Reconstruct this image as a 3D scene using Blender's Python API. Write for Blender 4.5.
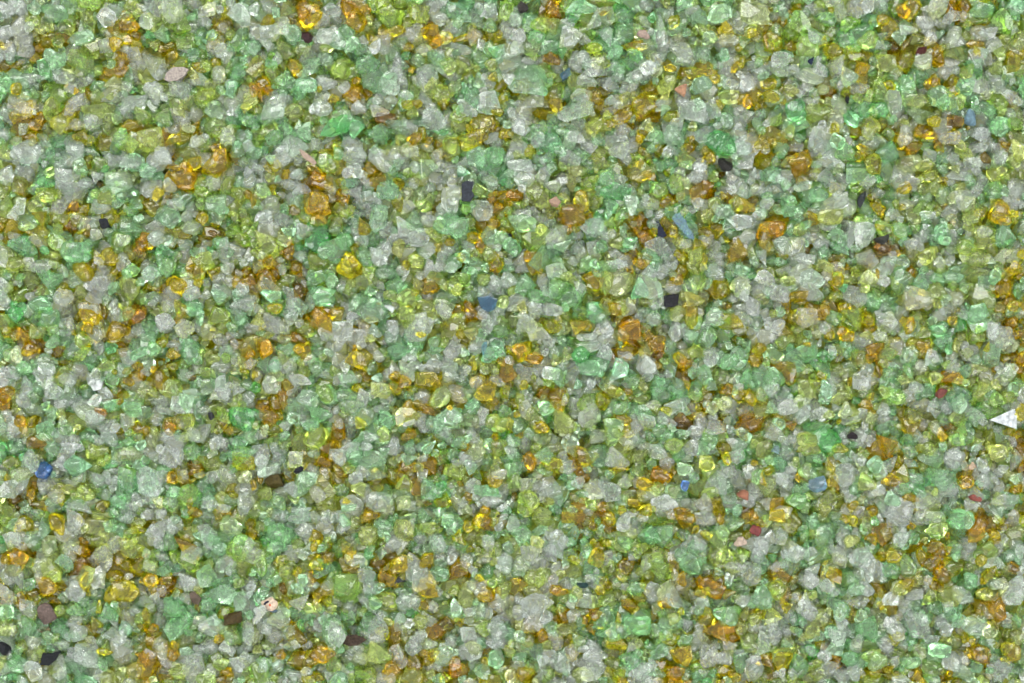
# A bed of crushed, mixed-colour recycled glass seen straight from above.  1 unit = 1 mm, 10 photo pixels = 1 mm.
import bpy, math, random, re
import numpy as np

for o in list(bpy.data.objects):
    bpy.data.objects.remove(o, do_unlink=True)
S = bpy.context.scene
COL = S.collection
S.unit_settings.system = 'METRIC'
S.unit_settings.scale_length = 0.001
S.unit_settings.length_unit = 'MILLIMETERS'
MM = 0.1                                   # millimetres per photo pixel
BED = 2.6                                  # depth of the bed of grains (mm)

# ---------------------------------------------------------------- camera
cd = bpy.data.cameras.new('macro_camera')
cam = bpy.data.objects.new('macro_camera', cd)
COL.objects.link(cam)
cd.lens = 100.0
cd.sensor_width = 36.0
cam.location = (0, 0, BED + 0.1 + 102.4 * 100.0 / 36.0)
cam.rotation_euler = (0, 0, 0)
cd.clip_start = 1.0
cd.clip_end = 5000.0
S.camera = cam

# ---------------------------------------------------------------- light: four softboxes round the tray in a dim room
w = bpy.data.worlds.new('World')
S.world = w
w.use_nodes = True
bg = w.node_tree.nodes['Background']
bg.inputs['Color'].default_value = (0.93, 1.0, 0.94, 1)
bg.inputs['Strength'].default_value = 1.28
w.cycles.sampling_method = 'NONE'


def softbox(name, loc, size, power, col):
    l = bpy.data.lights.new(name, 'AREA')
    l.shape = 'RECTANGLE'
    l.size, l.size_y = size
    l.energy = power
    l.color = col
    o = bpy.data.objects.new(name, l)
    COL.objects.link(o)
    o.location = loc
    d = np.array((0, 0, 0.0)) - np.array(loc)
    from mathutils import Vector
    o.rotation_euler = Vector(d).to_track_quat('-Z', 'Y').to_euler()
    return o


softbox('softbox', (-40, 265, 215), (250, 140), 1.0e6, (1.0, 1.0, 0.97))
softbox('softbox', (30, -270, 205), (240, 130), 0.56e6, (1.0, 1.0, 0.97))
softbox('softbox', (-285, -10, 210), (140, 230), 0.68e6, (0.98, 0.99, 1.0))
softbox('softbox', (285, 20, 200), (140, 230), 0.68e6, (0.98, 0.99, 1.0))

S.view_settings.view_transform = 'Standard'
S.view_settings.look = 'None'
S.view_settings.exposure = 0.07
S.view_settings.gamma = 1.0
S.view_settings.use_curve_mapping = False
S.render.engine = 'CYCLES'
cy = S.cycles
cy.max_bounces = 22
cy.transmission_bounces = 20
cy.diffuse_bounces = 8
cy.glossy_bounces = 8
cy.transparent_max_bounces = 4
cy.caustics_reflective = True
cy.caustics_refractive = True
cy.sample_clamp_indirect = 10.0
cy.blur_glossy = 0.3
cy.use_denoising = True
cy.denoiser = 'OPENIMAGEDENOISE'
cy.denoising_input_passes = 'RGB_ALBEDO_NORMAL'
cy.use_adaptive_sampling = True
cy.adaptive_threshold = 0.1
cy.adaptive_min_samples = 32

# Grains read off the photograph, block by block (4 x 4 blocks of 256 x 171 px): kind, centre and
# width/height in quarter pixels of the block, optional tilt in degrees (anticlockwise).
# c clear, g green, G deep green, y olive yellow, l lime, a amber, o orange amber, b brown (one stands in for the shade of a gap)
GRAINS = {
(0,0): """c65,100,90,85 c20,30,60,70 c30,205,60,80 c85,155,70,60 c20,130,60,60 o15,262,50,60 g20,340,60,80 o65,355,45,50
g220,55,100,75 o245,145,50,42 a190,140,100,50 a150,190,40,40 g230,245,70,60 g320,150,110,60 y350,10,90,40 o515,90,80,80
o463,175,60,62 o455,285,110,50,-5 y320,235,100,80 c250,300,100,70 y460,330,100,70 o345,375,40,50 y135,385,60,50 l225,370,90,110
c85,420,110,80 c110,320,110,60 c290,420,60,100 y235,490,80,90 o105,540,80,40,-10 g40,530,40,40 a415,575,90,70,-20 y390,650,80,60
c100,610,120,90 c280,630,100,100 c530,640,90,70 y600,560,100,90 a515,500,70,50 y570,460,70,70 y645,465,70,70 l510,565,90,90
c530,410,100,70 c615,370,70,90 g680,400,60,70 c715,360,90,80 c610,260,90,110 c520,220,80,70 g760,215,75,60,40 a680,215,45,40
l745,155,80,80 g640,130,70,70 c825,35,70,60 c690,40,80,100 c585,80,60,70 c590,15,60,50 c955,55,90,80 a890,85,70,50 g955,155,80,80
c860,175,80,50 c900,225,55,60 l820,258,45,45 a860,245,40,40 a790,260,60,30 c870,295,60,70 g950,285,60,60 c990,270,60,50 c920,330,50,40
o1015,360,40,60 y810,380,90,70 c800,310,70,60 g855,440,75,80 c925,410,70,70 y1000,400,60,70 c720,460,90,80 c700,520,60,60
o655,550,25,80 a690,555,60,50 o795,515,45,40 y745,620,100,80 y860,510,90,80 c910,545,60,70 c965,545,60,60 c995,580,50,50 c785,565,60,50
c650,620,80,70 c825,640,80,70 o880,625,50,60 b935,630,60,60 g970,640,50,50 g1005,480,50,45 o690,670,70,30 g290,540,60,40 c300,495,60,50
g230,570,90,40 g350,610,90,50 c380,480,90,80 y375,440,110,60 c470,640,80,50 y500,60,60,50 g200,220,50,60 y285,95,60,60""",
(1,0): """c50,30,60,50 g15,45,50,90 o45,80,60,50 c100,95,70,80 c50,130,80,70 c258,80,75,70 c283,142,80,65 c305,35,70,60 o370,35,60,80
a430,30,60,50 y520,35,80,50 o190,55,40,60 a235,35,40,30 g360,130,70,70 g380,178,75,55,40 g205,270,85,90 a155,265,30,60,20 y120,195,80,100
y185,195,60,55 g275,230,60,60 l345,275,90,75 g445,255,95,80 g510,275,40,60 c430,185,50,50 c480,185,45,65,-40 a540,125,110,40,10
o695,130,85,70 c630,135,60,60 c775,110,95,65,15 c735,75,70,50 g800,40,85,70 g890,80,80,60 c940,45,60,70 c720,20,50,50 y640,45,100,90
l545,80,100,80 l1000,40,60,80 c1000,110,60,80 o608,185,46,42 o615,245,65,60 c670,195,70,50 c728,210,45,85 c820,190,100,60 a830,145,90,30
y765,265,75,70 y835,250,80,60 c685,310,85,110 c560,275,50,70 a980,150,50,20 g960,200,60,60 c285,328,75,55 c540,350,70,60 c600,380,60,40
o380,375,70,75 c68,425,95,105 c265,430,75,70 g200,340,80,60 y155,470,70,60 o5,370,35,80 c345,470,80,60 c410,430,60,60 c495,440,70,50
y745,375,90,80 g820,375,60,60 c665,390,70,70 a605,418,50,40 b520,475,90,50 c590,510,110,95 c715,470,100,95 a770,420,60,45 c920,410,120,90
a990,400,40,60 y900,490,90,80 a860,560,110,80 c940,550,60,50 a1000,535,60,40 y810,465,70,50 g190,520,60,70 g70,550,70,60 c270,520,75,50
G335,505,50,45 g400,515,70,80 c380,570,90,70 g500,525,65,70 y450,500,50,45 a655,535,45,70 a735,580,50,60 y775,580,60,70 y460,580,60,70
c265,640,40,50 c100,640,80,60 a285,612,80,30 c220,580,45,50 c25,655,60,50 c390,655,80,60 c500,640,115,90 g880,625,75,85 g955,625,80,80
c620,605,60,50 c830,650,70,60 c725,670,70,30 y655,625,80,60 a70,660,60,50 G735,525,70,25 l480,20,70,50 y480,100,60,50 g130,330,60,60""",
(2,0): """o163,30,55,75 g275,25,120,55 b370,42,50,32,35 g450,60,115,60 g455,130,90,70 c330,85,55,75 c375,140,50,85 c590,120,60,130 c535,85,60,60
o490,180,100,45 g415,200,60,55 c600,20,50,45 c630,60,40,60 a650,85,45,50 b680,122,22,20 c15,75,50,60 c25,140,60,60 c25,190,60,60 g160,180,80,70
c230,165,40,40 b160,230,70,50 a325,190,70,45 y355,245,80,70 c520,240,40,40 g465,250,60,50 c420,295,60,60 a635,268,50,30 c545,270,70,60
c680,200,90,85 g755,215,80,75 g830,55,100,70 g750,70,70,70 y770,110,50,50 a855,110,50,50 y970,50,110,100 g795,150,60,60 c870,150,80,60
y960,120,60,50 a965,130,50,40 l920,185,50,80 c880,240,70,70 a925,245,30,50 b980,268,18,30 o1018,170,15,60 g65,310,150,130 c70,240,60,40
c260,270,45,40 c302,322,80,75 y170,360,90,80 a175,420,60,80 o130,455,90,45 c85,400,80,60 c280,385,90,60 a340,390,50,50 c255,445,140,80
c455,345,50,60 c400,400,60,50 o530,430,100,110 y460,400,70,70 a555,350,80,60 y620,340,70,80 g755,335,95,75 a770,285,110,40 c880,330,70,50
c950,330,70,60 g745,420,50,60 c720,440,110,90 c800,430,70,90 a640,460,70,50 y875,385,90,60 o942,405,40,60 a1005,415,40,45 g855,480,60,70
c940,460,70,60 c35,510,70,70 g105,510,80,60 g150,565,90,80 c250,545,80,50 c35,590,90,60 a75,605,50,60 c140,625,100,40,20 c232,625,90,85
y330,500,70,70 a400,490,50,40 c440,515,70,60 a480,500,40,40 g575,540,100,80 c765,540,95,90 G860,575,80,95 g650,540,80,80 o708,590,60,45
c925,590,70,60 a990,575,65,50 g1005,520,40,40 a790,630,60,50 c755,665,50,40 c930,640,80,70 c310,580,70,60 c430,600,80,70 y330,650,120,60
g590,660,90,50 a515,655,30,50 g640,655,60,50 c30,660,100,50 y110,100,70,60 g100,150,70,60 l310,130,60,50""",
(3,0): """c70,15,60,60 o95,50,20,40 b50,80,60,50 o20,165,75,100 a95,180,70,50 y160,185,90,80 l130,90,90,100 c190,25,80,50 c185,145,50,60 a225,165,30,50
y250,130,70,70 g235,75,90,60 g320,155,70,70 l330,90,80,60 g400,75,60,60 o543,42,55,60 a463,78,50,50 c408,20,55,60 c512,90,55,55 c565,115,70,40
c680,25,75,70 o740,30,45,70 c635,90,70,60 c705,90,60,55 y600,145,60,60 a495,140,40,50 o555,170,45,70 b510,180,60,50 c655,150,50,70 c760,155,90,75
y745,200,90,60 y800,135,40,50 a830,175,70,30 a835,205,30,40 c905,185,60,45 g860,40,100,70 g990,30,70,60 l940,80,90,100 c885,130,80,60
y960,190,60,70 a975,215,35,30 c60,230,90,60 c40,270,90,70 y120,235,70,50 c275,260,80,100 a380,270,60,60 c170,300,120,60 o255,362,50,80,-25
c375,345,70,55 c450,180,60,40 g415,285,60,35 y480,250,80,80 y400,160,80,80 c620,245,70,60 o685,240,50,50 y800,285,60,60 o672,320,45,55
a740,325,75,60 c745,280,35,35 g550,330,90,70 g615,325,50,50 g790,350,80,70 c925,330,75,85 c830,345,50,60 y880,375,60,40 y915,275,55,60
c990,320,40,40 y1010,280,40,60 l440,325,40,30 c500,408,70,95 c290,430,60,110 g360,420,60,60 g445,435,80,60 y590,400,100,60 g600,455,110,70
g725,410,90,90 a665,485,60,45 b755,480,60,50 g875,430,80,60 l930,400,80,80 g935,505,95,80 y1000,450,50,80 a15,385,60,50 a50,405,50,25
c100,425,40,40 y200,450,110,80 c20,470,50,60 g110,500,110,70 c213,560,100,115 a265,510,50,50 a350,520,65,60 y425,500,60,60 a495,520,50,45
c580,500,60,50 g790,535,60,55 c860,535,70,60 c855,590,60,40 o960,580,55,45 y1005,600,50,90 c410,570,80,55 g320,600,100,70 a395,615,30,25
c550,560,60,60 o582,600,30,35 g630,580,80,45 o690,585,40,60 y790,610,70,60 c730,550,90,60 b875,630,40,50 c930,635,70,75 c835,650,50,40
o130,635,100,75 c250,650,120,60 g370,660,100,50 g480,610,90,90 y625,665,70,40 c655,625,60,60 a20,565,40,40 o650,540,60,30 y990,640,60,60""",
(0,1): """c30,20,50,50 c265,20,110,60 c470,40,110,80 b385,50,50,30 b83,75,26,45 g135,70,90,60 y185,95,90,60 y20,135,50,80 c75,140,50,70 c290,85,120,80
y385,95,55,50 g465,125,60,55 c400,140,90,60 a630,90,50,55 a600,145,95,75 c590,75,70,60 c675,55,60,60 o730,30,110,90 c850,40,60,80 l805,90,65,60
c700,130,70,60 c755,140,50,60 b690,100,60,20 g860,130,80,80 c985,35,80,60 y950,90,70,70 o1010,120,25,60 y965,175,60,60 o325,160,48,55
o155,190,55,60 a120,235,100,50 a35,215,40,60 y225,195,80,60 o275,220,70,60 o340,240,40,70 a465,190,40,35 c380,255,50,55 g430,260,20,50
c490,275,60,50 c150,280,80,50,-25 o12,275,25,40 g90,300,110,80 c50,265,50,50 y220,285,60,70 b150,330,16,50 g300,325,110,80 g510,220,100,100
g680,190,90,80 a705,245,120,45,-8 c765,222,85,70 c625,268,70,65 o560,290,45,80 a805,190,50,50 o855,215,40,30 b850,248,40,22 c735,290,65,50
c825,285,55,55 c885,290,50,50 a780,285,35,30 G670,325,70,60 g665,385,70,80 l920,245,90,35 c10,340,40,90 c150,380,120,60 c105,365,50,40
g190,430,110,80 y60,370,80,60 a230,378,35,30 a440,340,85,80 o330,400,90,80 a455,395,50,50 g525,395,60,50 c600,410,70,60 c400,450,100,60
c375,490,70,80 y510,470,90,90 y315,480,60,60 a345,520,50,45 o648,462,35,65 o705,460,85,80 a600,460,35,30 y810,360,90,70 a790,400,60,90
c765,490,70,60 c820,490,50,50 c890,480,100,60 g765,550,90,60 o970,405,60,30 o985,440,70,40 c930,330,90,100 y110,430,70,60 y70,500,70,70
b145,480,60,40 c250,505,85,75 g155,530,90,60 G60,570,60,70 c15,510,40,70 o360,585,95,70 y515,570,50,60 b555,580,50,60 c455,590,70,70
a470,640,90,80 a345,630,50,50 c270,620,50,80 g190,600,90,80 c110,560,50,60 o25,640,50,60 o95,655,60,50 y140,640,60,60 c550,640,60,60
g600,640,70,80 c660,605,75,75 c735,630,80,80 c670,540,60,50 a720,545,50,70 o740,580,30,20 y870,580,90,70 y870,525,60,25 g940,580,80,60
c980,530,90,60 c995,630,80,60 y840,640,80,70 a660,660,40,30 b525,660,20,40 g600,15,60,40""",
(1,1): """g25,75,60,60 c120,50,80,50 c30,180,70,60 c100,190,70,60 o245,20,60,40 o265,45,80,60 a245,125,90,90 c330,55,55,60 c302,75,35,40 o320,105,45,40
b152,155,50,45 y330,150,50,50 y315,210,70,90 g380,205,45,60 y20,90,70,60 o485,40,65,50 g525,75,90,80 c390,90,80,60 c440,110,80,60 a565,130,50,60
y550,185,70,80 g490,190,70,110 c455,160,40,60 o435,220,50,70 c420,268,65,70 c775,120,65,105 c905,155,95,85 l838,152,40,40 g935,40,70,60
g985,25,50,60 o995,95,60,45 c720,25,80,60 c630,50,40,50 c690,65,55,50 l890,75,60,50 g800,225,90,85 g745,215,70,70 c690,200,60,50 c650,265,80,75
c595,220,60,80 o950,210,60,55 a1000,240,40,40 g1015,290,25,50 o895,300,45,60 a733,306,42,44 o775,285,45,35 o818,350,35,28 c845,305,60,60
c965,305,35,35 y935,330,60,70 c185,240,90,60 y55,290,105,110 G240,285,90,80 g310,320,120,100 g350,280,70,60 o125,315,50,80 c170,335,60,60
o155,385,60,60 a380,355,35,35 g430,340,80,80 c485,345,80,70 c570,275,90,50 c595,325,80,45 c685,315,80,70 c690,385,40,70 a598,375,30,50
y640,360,60,60 g555,370,60,60 g520,405,90,60 l725,430,80,60 g790,360,80,70 g875,380,80,70 o700,460,70,70 a640,460,65,40 l830,435,60,60
y910,435,55,50 c960,455,70,80 o958,395,20,50 o40,430,80,90 y125,440,75,55 g240,430,90,60 b175,475,55,70 g60,500,80,50 c140,520,70,100
c370,490,60,80 y405,450,30,60 y455,440,110,70 c495,455,35,35 c590,430,16,80,-35 g265,500,100,80 y600,510,80,80 g445,510,100,60 g470,560,130,100
y680,545,75,60 g750,500,100,60 c850,503,45,38 o805,555,50,45,35 o850,540,30,50 c970,555,50,60 c980,490,60,50 y800,475,40,50 o255,595,100,90
a320,575,70,60 c75,610,105,90 o75,550,60,40 c385,580,50,40 g500,625,75,80 c670,610,90,80 y600,590,80,90 y780,620,90,90 c750,555,60,70
o440,615,40,40 c340,640,90,80 y880,630,80,40 g970,630,80,70 a660,655,40,25 o150,665,30,40 y40,655,60,40 c550,640,40,40""",
(2,1): """c170,55,85,60 c50,35,80,60 o535,15,50,35 g600,20,70,50 G420,80,130,70 y300,45,60,70 c435,35,60,50 l590,75,70,60 y660,50,60,80 o628,125,75,60
c480,130,55,90 c550,130,75,45 g390,135,70,60 a275,120,60,90 y325,125,60,95 o238,180,100,90 c115,190,85,60 y120,110,60,80 g440,170,50,50
o512,195,25,70 c610,205,40,50 a665,265,40,35 c740,125,50,45 y790,180,60,60 o785,58,50,40 o848,95,25,35 y810,130,50,50 a935,135,80,60
g850,160,90,60 c910,203,95,65 c940,260,65,60 b845,8,35,22 c730,20,70,50 a775,245,70,50 c970,75,90,60 c985,175,60,60 o1005,230,40,30
c180,265,90,100 g200,300,70,50 g40,210,110,70 y120,235,40,50 c265,305,60,60 c320,225,90,80 c330,320,50,80 y395,205,60,60 g470,285,60,50
o540,262,70,55 c590,300,110,80 c690,290,60,40 a680,335,60,50 y735,335,60,80 a770,350,30,50 a905,325,85,110 c1000,345,50,70 c780,285,60,60
g970,360,40,50 y960,320,60,90 o85,370,70,90 c30,360,60,70 c185,395,95,60 c245,360,45,40 g300,370,60,60 c250,410,50,70 o325,440,85,85
y375,450,60,90 y430,450,110,100 o512,367,50,42,-40 g550,340,80,60 c420,370,80,40 g385,380,80,50 c640,350,70,60 c595,400,60,70 c545,460,120,100
o655,435,60,45 y747,430,70,95 a833,470,90,90 c810,405,80,80 c920,455,70,100 c990,470,60,70 g50,450,90,80 g240,500,100,100 g185,470,70,80
c275,470,50,60 g100,500,80,60 c90,545,90,60 c165,555,90,50 y40,545,40,60 g345,570,100,80 o410,550,50,60 a160,610,85,75 c60,610,80,70
c580,530,60,60 c568,590,65,65 y665,570,70,60 c640,470,60,40 y730,510,70,60 a720,590,50,90 c810,580,70,60 o870,600,100,70 c920,590,80,80
c965,540,60,80 c660,645,65,80 g735,600,60,80 g720,660,50,40 o470,640,90,80 c398,628,40,50 a290,620,60,45 y210,630,70,70 c300,665,80,35
a575,670,80,30 c110,650,90,50 y430,545,60,60 g380,30,60,60""",
(3,1): """g370,15,110,60 c40,30,60,40 y650,20,70,50 c770,15,100,40 c280,60,65,45 l350,100,75,60,-20 g205,90,80,60 c140,60,70,50 g90,160,70,60
g45,155,45,35 c270,130,110,75 y250,185,100,60 o187,185,50,60 o35,230,70,60 y435,45,40,50 o545,65,60,50 a445,145,65,45 c510,172,65,55
c560,125,60,50 g640,105,50,60 c790,115,95,85 a745,48,60,16 g905,75,80,70 y940,20,60,30 c640,175,60,30 c735,170,40,35 b700,145,60,30
o735,200,35,30 a940,195,70,45 a985,190,40,40 y820,185,75,60 c985,125,60,60 y590,170,80,90 c245,220,75,40 g280,255,90,50 y380,190,65,45
a445,225,40,25 c60,300,75,80 c110,305,85,80 b165,310,30,45 c185,260,120,60 c225,285,70,40 o275,352,60,50 a60,340,50,30 c150,350,80,40
c335,260,40,100 c385,260,90,110 b460,300,70,60 o550,300,35,40 c600,290,60,60 c640,255,60,80 g530,240,60,70 g690,250,50,80 c815,250,40,50
c870,240,60,50 g960,245,80,80 y640,340,80,70 c690,365,50,50 c730,320,60,50 y800,310,80,70 y840,340,100,90 c400,350,90,80 c480,380,60,90
c525,415,38,50 o580,425,60,70 y400,425,80,60 o438,410,16,40 c460,440,60,45 c645,425,60,70 g680,430,60,40 g740,420,90,60 y830,410,110,90
y680,480,80,80 c600,500,120,100 c760,510,60,60 o940,470,90,80 o985,540,50,45 y870,500,90,100 g1010,480,40,70 a980,410,40,40 c985,340,70,60
y1000,435,40,40 c50,490,80,70 o85,530,25,60 c180,430,100,80 c170,480,110,70 c70,395,70,40 y80,440,60,40 y15,410,40,60 g240,330,50,60
a280,435,50,60 y230,380,70,50 c350,500,110,100 g425,515,60,70 g475,515,55,60 a310,545,50,40 l340,590,90,90 g265,590,60,60 c160,590,90,80
o225,560,45,50 a85,580,60,60 c210,620,40,60 c45,655,80,50 y125,650,60,50 o250,650,45,60 o318,660,60,45 c480,600,90,90 c525,620,50,60
o565,620,40,70 c450,660,60,40 c555,660,60,30 a410,600,40,60 y600,580,50,50 c690,570,70,60 o740,598,40,35 g660,605,50,45 g680,640,70,50
G780,610,50,80 y850,635,40,40 c900,640,50,70 g840,570,80,80 o985,605,55,60 o990,650,60,50 y620,650,60,60 a510,675,50,20 y400,660,60,40""",
(0,2): """o120,30,70,60 g20,30,50,60 c65,50,40,70 o235,40,50,50 o250,82,75,25 g290,30,90,80 o330,15,50,30 o475,10,60,25 g350,70,90,50 y420,95,80,50
c500,60,90,80 g555,45,70,50 g615,30,60,60 a695,50,50,35 g755,40,80,100 y850,45,60,40 c900,40,70,60 o1000,40,40,50 c685,10,60,30 o885,8,30,18
c35,130,80,60 c185,110,70,60 a230,130,30,30 c265,150,70,60 g440,145,60,80 o560,130,35,60 y580,180,80,50 c732,128,38,65 b765,145,30,25
y680,190,90,80 a735,190,40,45 l820,130,80,55 g815,180,110,80 c885,165,50,70 y945,165,70,55 a975,143,20,20 c205,195,90,70 g270,200,70,80
c375,235,55,50 a490,215,45,35 o15,235,35,80 y55,230,40,60 g125,265,85,85 g435,250,80,50 g520,270,90,60 b400,280,50,30 c640,235,90,65,-30
g740,245,65,75 c655,275,80,35 c950,240,80,55 G960,310,110,100 o882,328,45,50 y870,260,80,50 y240,290,40,50 y295,320,80,60 c48,355,60,70
g55,420,100,70 o90,345,35,60 o140,400,80,50 g185,350,85,70 c380,320,80,70 c500,315,65,60 c620,312,60,50 a540,340,70,60 o560,380,40,60
c430,380,85,75 g345,380,80,70 g210,430,80,60 c280,420,80,50 y610,385,70,100 o680,340,45,40 c675,370,50,50 c690,430,100,120 y730,320,80,70
c775,370,70,60 c860,385,50,50 a910,355,40,30 g760,440,80,70 y825,425,45,40 g1000,370,60,70 g970,450,110,70 c120,475,75,90 y380,445,100,60
y505,450,110,60 g310,500,110,90 c235,485,60,60 y40,485,70,60 y90,530,90,60 o25,545,60,30 G430,490,70,40 c440,515,60,40 g550,500,50,50
g505,560,80,110 c380,555,110,70 c590,560,100,120 c600,620,110,60 o685,540,40,60 o770,520,40,40 c725,535,50,50 c645,545,50,60 g815,560,60,70
c905,545,70,110,35 b1010,575,30,40 y975,545,60,60 y270,590,60,40 y335,605,80,70 b50,635,50,40 c310,655,110,60 c220,620,70,60 o115,610,30,60
c420,615,50,50 b405,660,60,50 c820,645,45,45 c890,645,55,60 c980,640,70,80 g680,640,60,80 g785,640,40,70 o755,650,25,50 g700,600,70,50
a930,610,50,30 o130,575,20,30 c90,240,60,60 g95,100,60,50""",
(1,2): """o40,30,50,80 g20,90,60,80 g115,30,80,60 a170,30,50,40 c210,70,50,60 g245,35,60,60 c340,20,80,50 c460,30,75,80 a398,75,85,75 g570,40,85,70
c130,95,70,60 c75,90,60,60 c175,155,90,50 c235,160,40,60 y65,135,90,60 c365,145,110,75 c280,130,60,50 c600,115,60,90 c520,135,60,60
c660,100,45,35 c715,85,70,40 g720,35,70,35 c815,30,50,40 g960,20,60,60 o1010,25,30,45 o1000,115,60,90 y930,90,90,60 a865,85,30,60
c775,135,65,60 c885,165,60,60 c820,110,50,60 a915,200,80,70 o100,235,45,75 c190,230,60,65 y275,205,80,70 g355,215,90,60 g380,250,100,90
c425,235,45,90 y500,195,80,70 a400,185,40,35 o590,160,60,60 a690,160,110,80 y740,215,70,80 c670,230,75,50 c810,210,90,70 o610,265,50,75
o687,272,55,50 c485,270,50,35 g520,310,60,90,35 c655,310,45,75 c612,322,50,25 g715,330,75,70 c790,295,75,60 c905,290,50,70 o775,262,25,20
y850,310,80,60 o55,310,70,85 g145,305,60,60 g255,285,95,70 c320,295,60,60 a420,320,45,50 g460,340,70,60 c380,355,60,60 c135,390,50,100
o325,370,60,60 y240,390,100,90 l70,390,80,60 y985,330,60,60 y810,360,80,70 c870,390,50,60 o835,420,40,60 o965,400,30,55 a1015,330,30,50
g440,380,90,50 o610,370,65,50 c555,390,50,70 c595,425,40,40 c640,425,40,30 g690,425,60,50 c760,360,60,50 y510,370,50,70 c155,470,60,65
c90,445,70,50 c50,510,90,60 c20,480,50,60 o205,470,80,70 o265,475,60,50 o130,535,60,60 o10,545,30,35 c275,530,55,65 c200,545,60,40
a340,520,65,45 c335,470,60,60 c375,430,70,60 g440,470,150,80 g480,530,90,60 c395,545,60,50 c440,415,50,40 c578,465,40,35 o612,520,65,55
o692,505,65,65 o555,548,55,65 a482,588,55,45 y640,470,45,60 o640,580,80,70 b740,515,30,40 g700,590,85,80 c840,480,60,60 y790,520,80,70
o855,530,30,45 o955,560,60,50 c975,530,60,40 g920,595,100,45 c870,575,60,60 c780,575,60,40 b685,650,40,25 a745,640,70,70 o850,620,40,40
c240,610,75,65 g340,590,60,60 y405,590,60,60 c495,640,110,80 y590,645,60,60 c620,640,25,35 a360,635,35,25 c140,590,60,60 c180,670,80,30
y30,610,60,50 g35,650,80,50 c830,660,50,40 c940,640,90,50 y260,665,70,30 g370,665,60,35 c1015,570,20,40 g215,340,60,50 g865,250,60,50""",
(2,2): """o30,30,60,50 o85,65,80,45 o5,125,30,60 c165,45,50,70 y220,50,30,60 G275,50,75,70 c310,20,90,50 g310,100,90,70 c370,40,60,70 o455,40,110,60
c430,110,70,90 o580,15,80,40 b580,70,28,75,35 c545,90,60,70 o695,92,60,45 y700,50,80,50 c790,60,80,80 g870,80,70,70 g915,45,80,60 a975,75,60,50
g945,145,65,80 o860,190,60,50 c25,170,50,80 c155,125,70,50 c235,155,90,80 o130,205,70,55 c315,190,60,60 a400,195,80,60 o465,200,40,35
g480,160,60,60 g590,170,60,90,-45 g670,180,90,90 o700,165,25,60,35 c635,130,40,30 a790,222,60,60 y850,245,60,55 a940,222,55,60 c890,150,70,60
y1000,210,50,60 c260,250,75,60 g135,265,65,60 c95,240,45,50 y80,295,70,60 a190,255,40,60 g440,265,80,60 y520,230,60,40 c568,253,60,38
c650,250,80,40 a620,275,45,35 g525,275,70,50 a445,312,70,45 b675,305,50,45 a740,295,80,30 c800,315,65,60 o840,340,30,40 o955,335,130,75
c310,300,95,80,35 o120,340,60,50 y215,320,90,90 o35,370,50,30,20 c535,320,80,60 c600,310,60,60 g605,360,85,65 g410,350,80,90 c470,390,90,80
c735,360,70,50 g790,390,70,80 y850,370,50,70 c275,370,50,50 c345,380,70,60 c50,405,65,85 y120,390,90,60 c910,410,100,70 c885,375,30,25
y985,390,60,40 o300,460,95,80 y160,430,120,50 o70,480,60,60 c95,470,35,45 y105,530,50,50 c420,460,100,80 a410,515,55,40 o285,535,60,75
a160,500,90,70 c220,500,80,60 g20,500,50,70 o600,535,85,70 o535,570,70,50 c585,440,70,60 y650,415,80,60 c700,465,60,40 c755,440,40,50
y780,485,60,60 a825,460,30,30 g560,490,40,50 y510,510,60,60 c900,460,70,60 c815,555,95,100 y790,605,75,45 c150,585,90,90 c55,575,80,60
g210,545,50,40 y75,635,70,80 y255,630,50,50 c330,590,80,80 c390,600,90,80 c450,560,60,60 c555,610,80,50 c980,600,60,80 o1000,550,25,60
o265,660,60,40 o360,665,60,50 a490,645,50,30 c620,640,90,60 c710,655,40,45 c890,650,100,60 g440,640,60,70 b10,625,25,40 c780,640,70,70 g690,510,60,50""",
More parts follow.
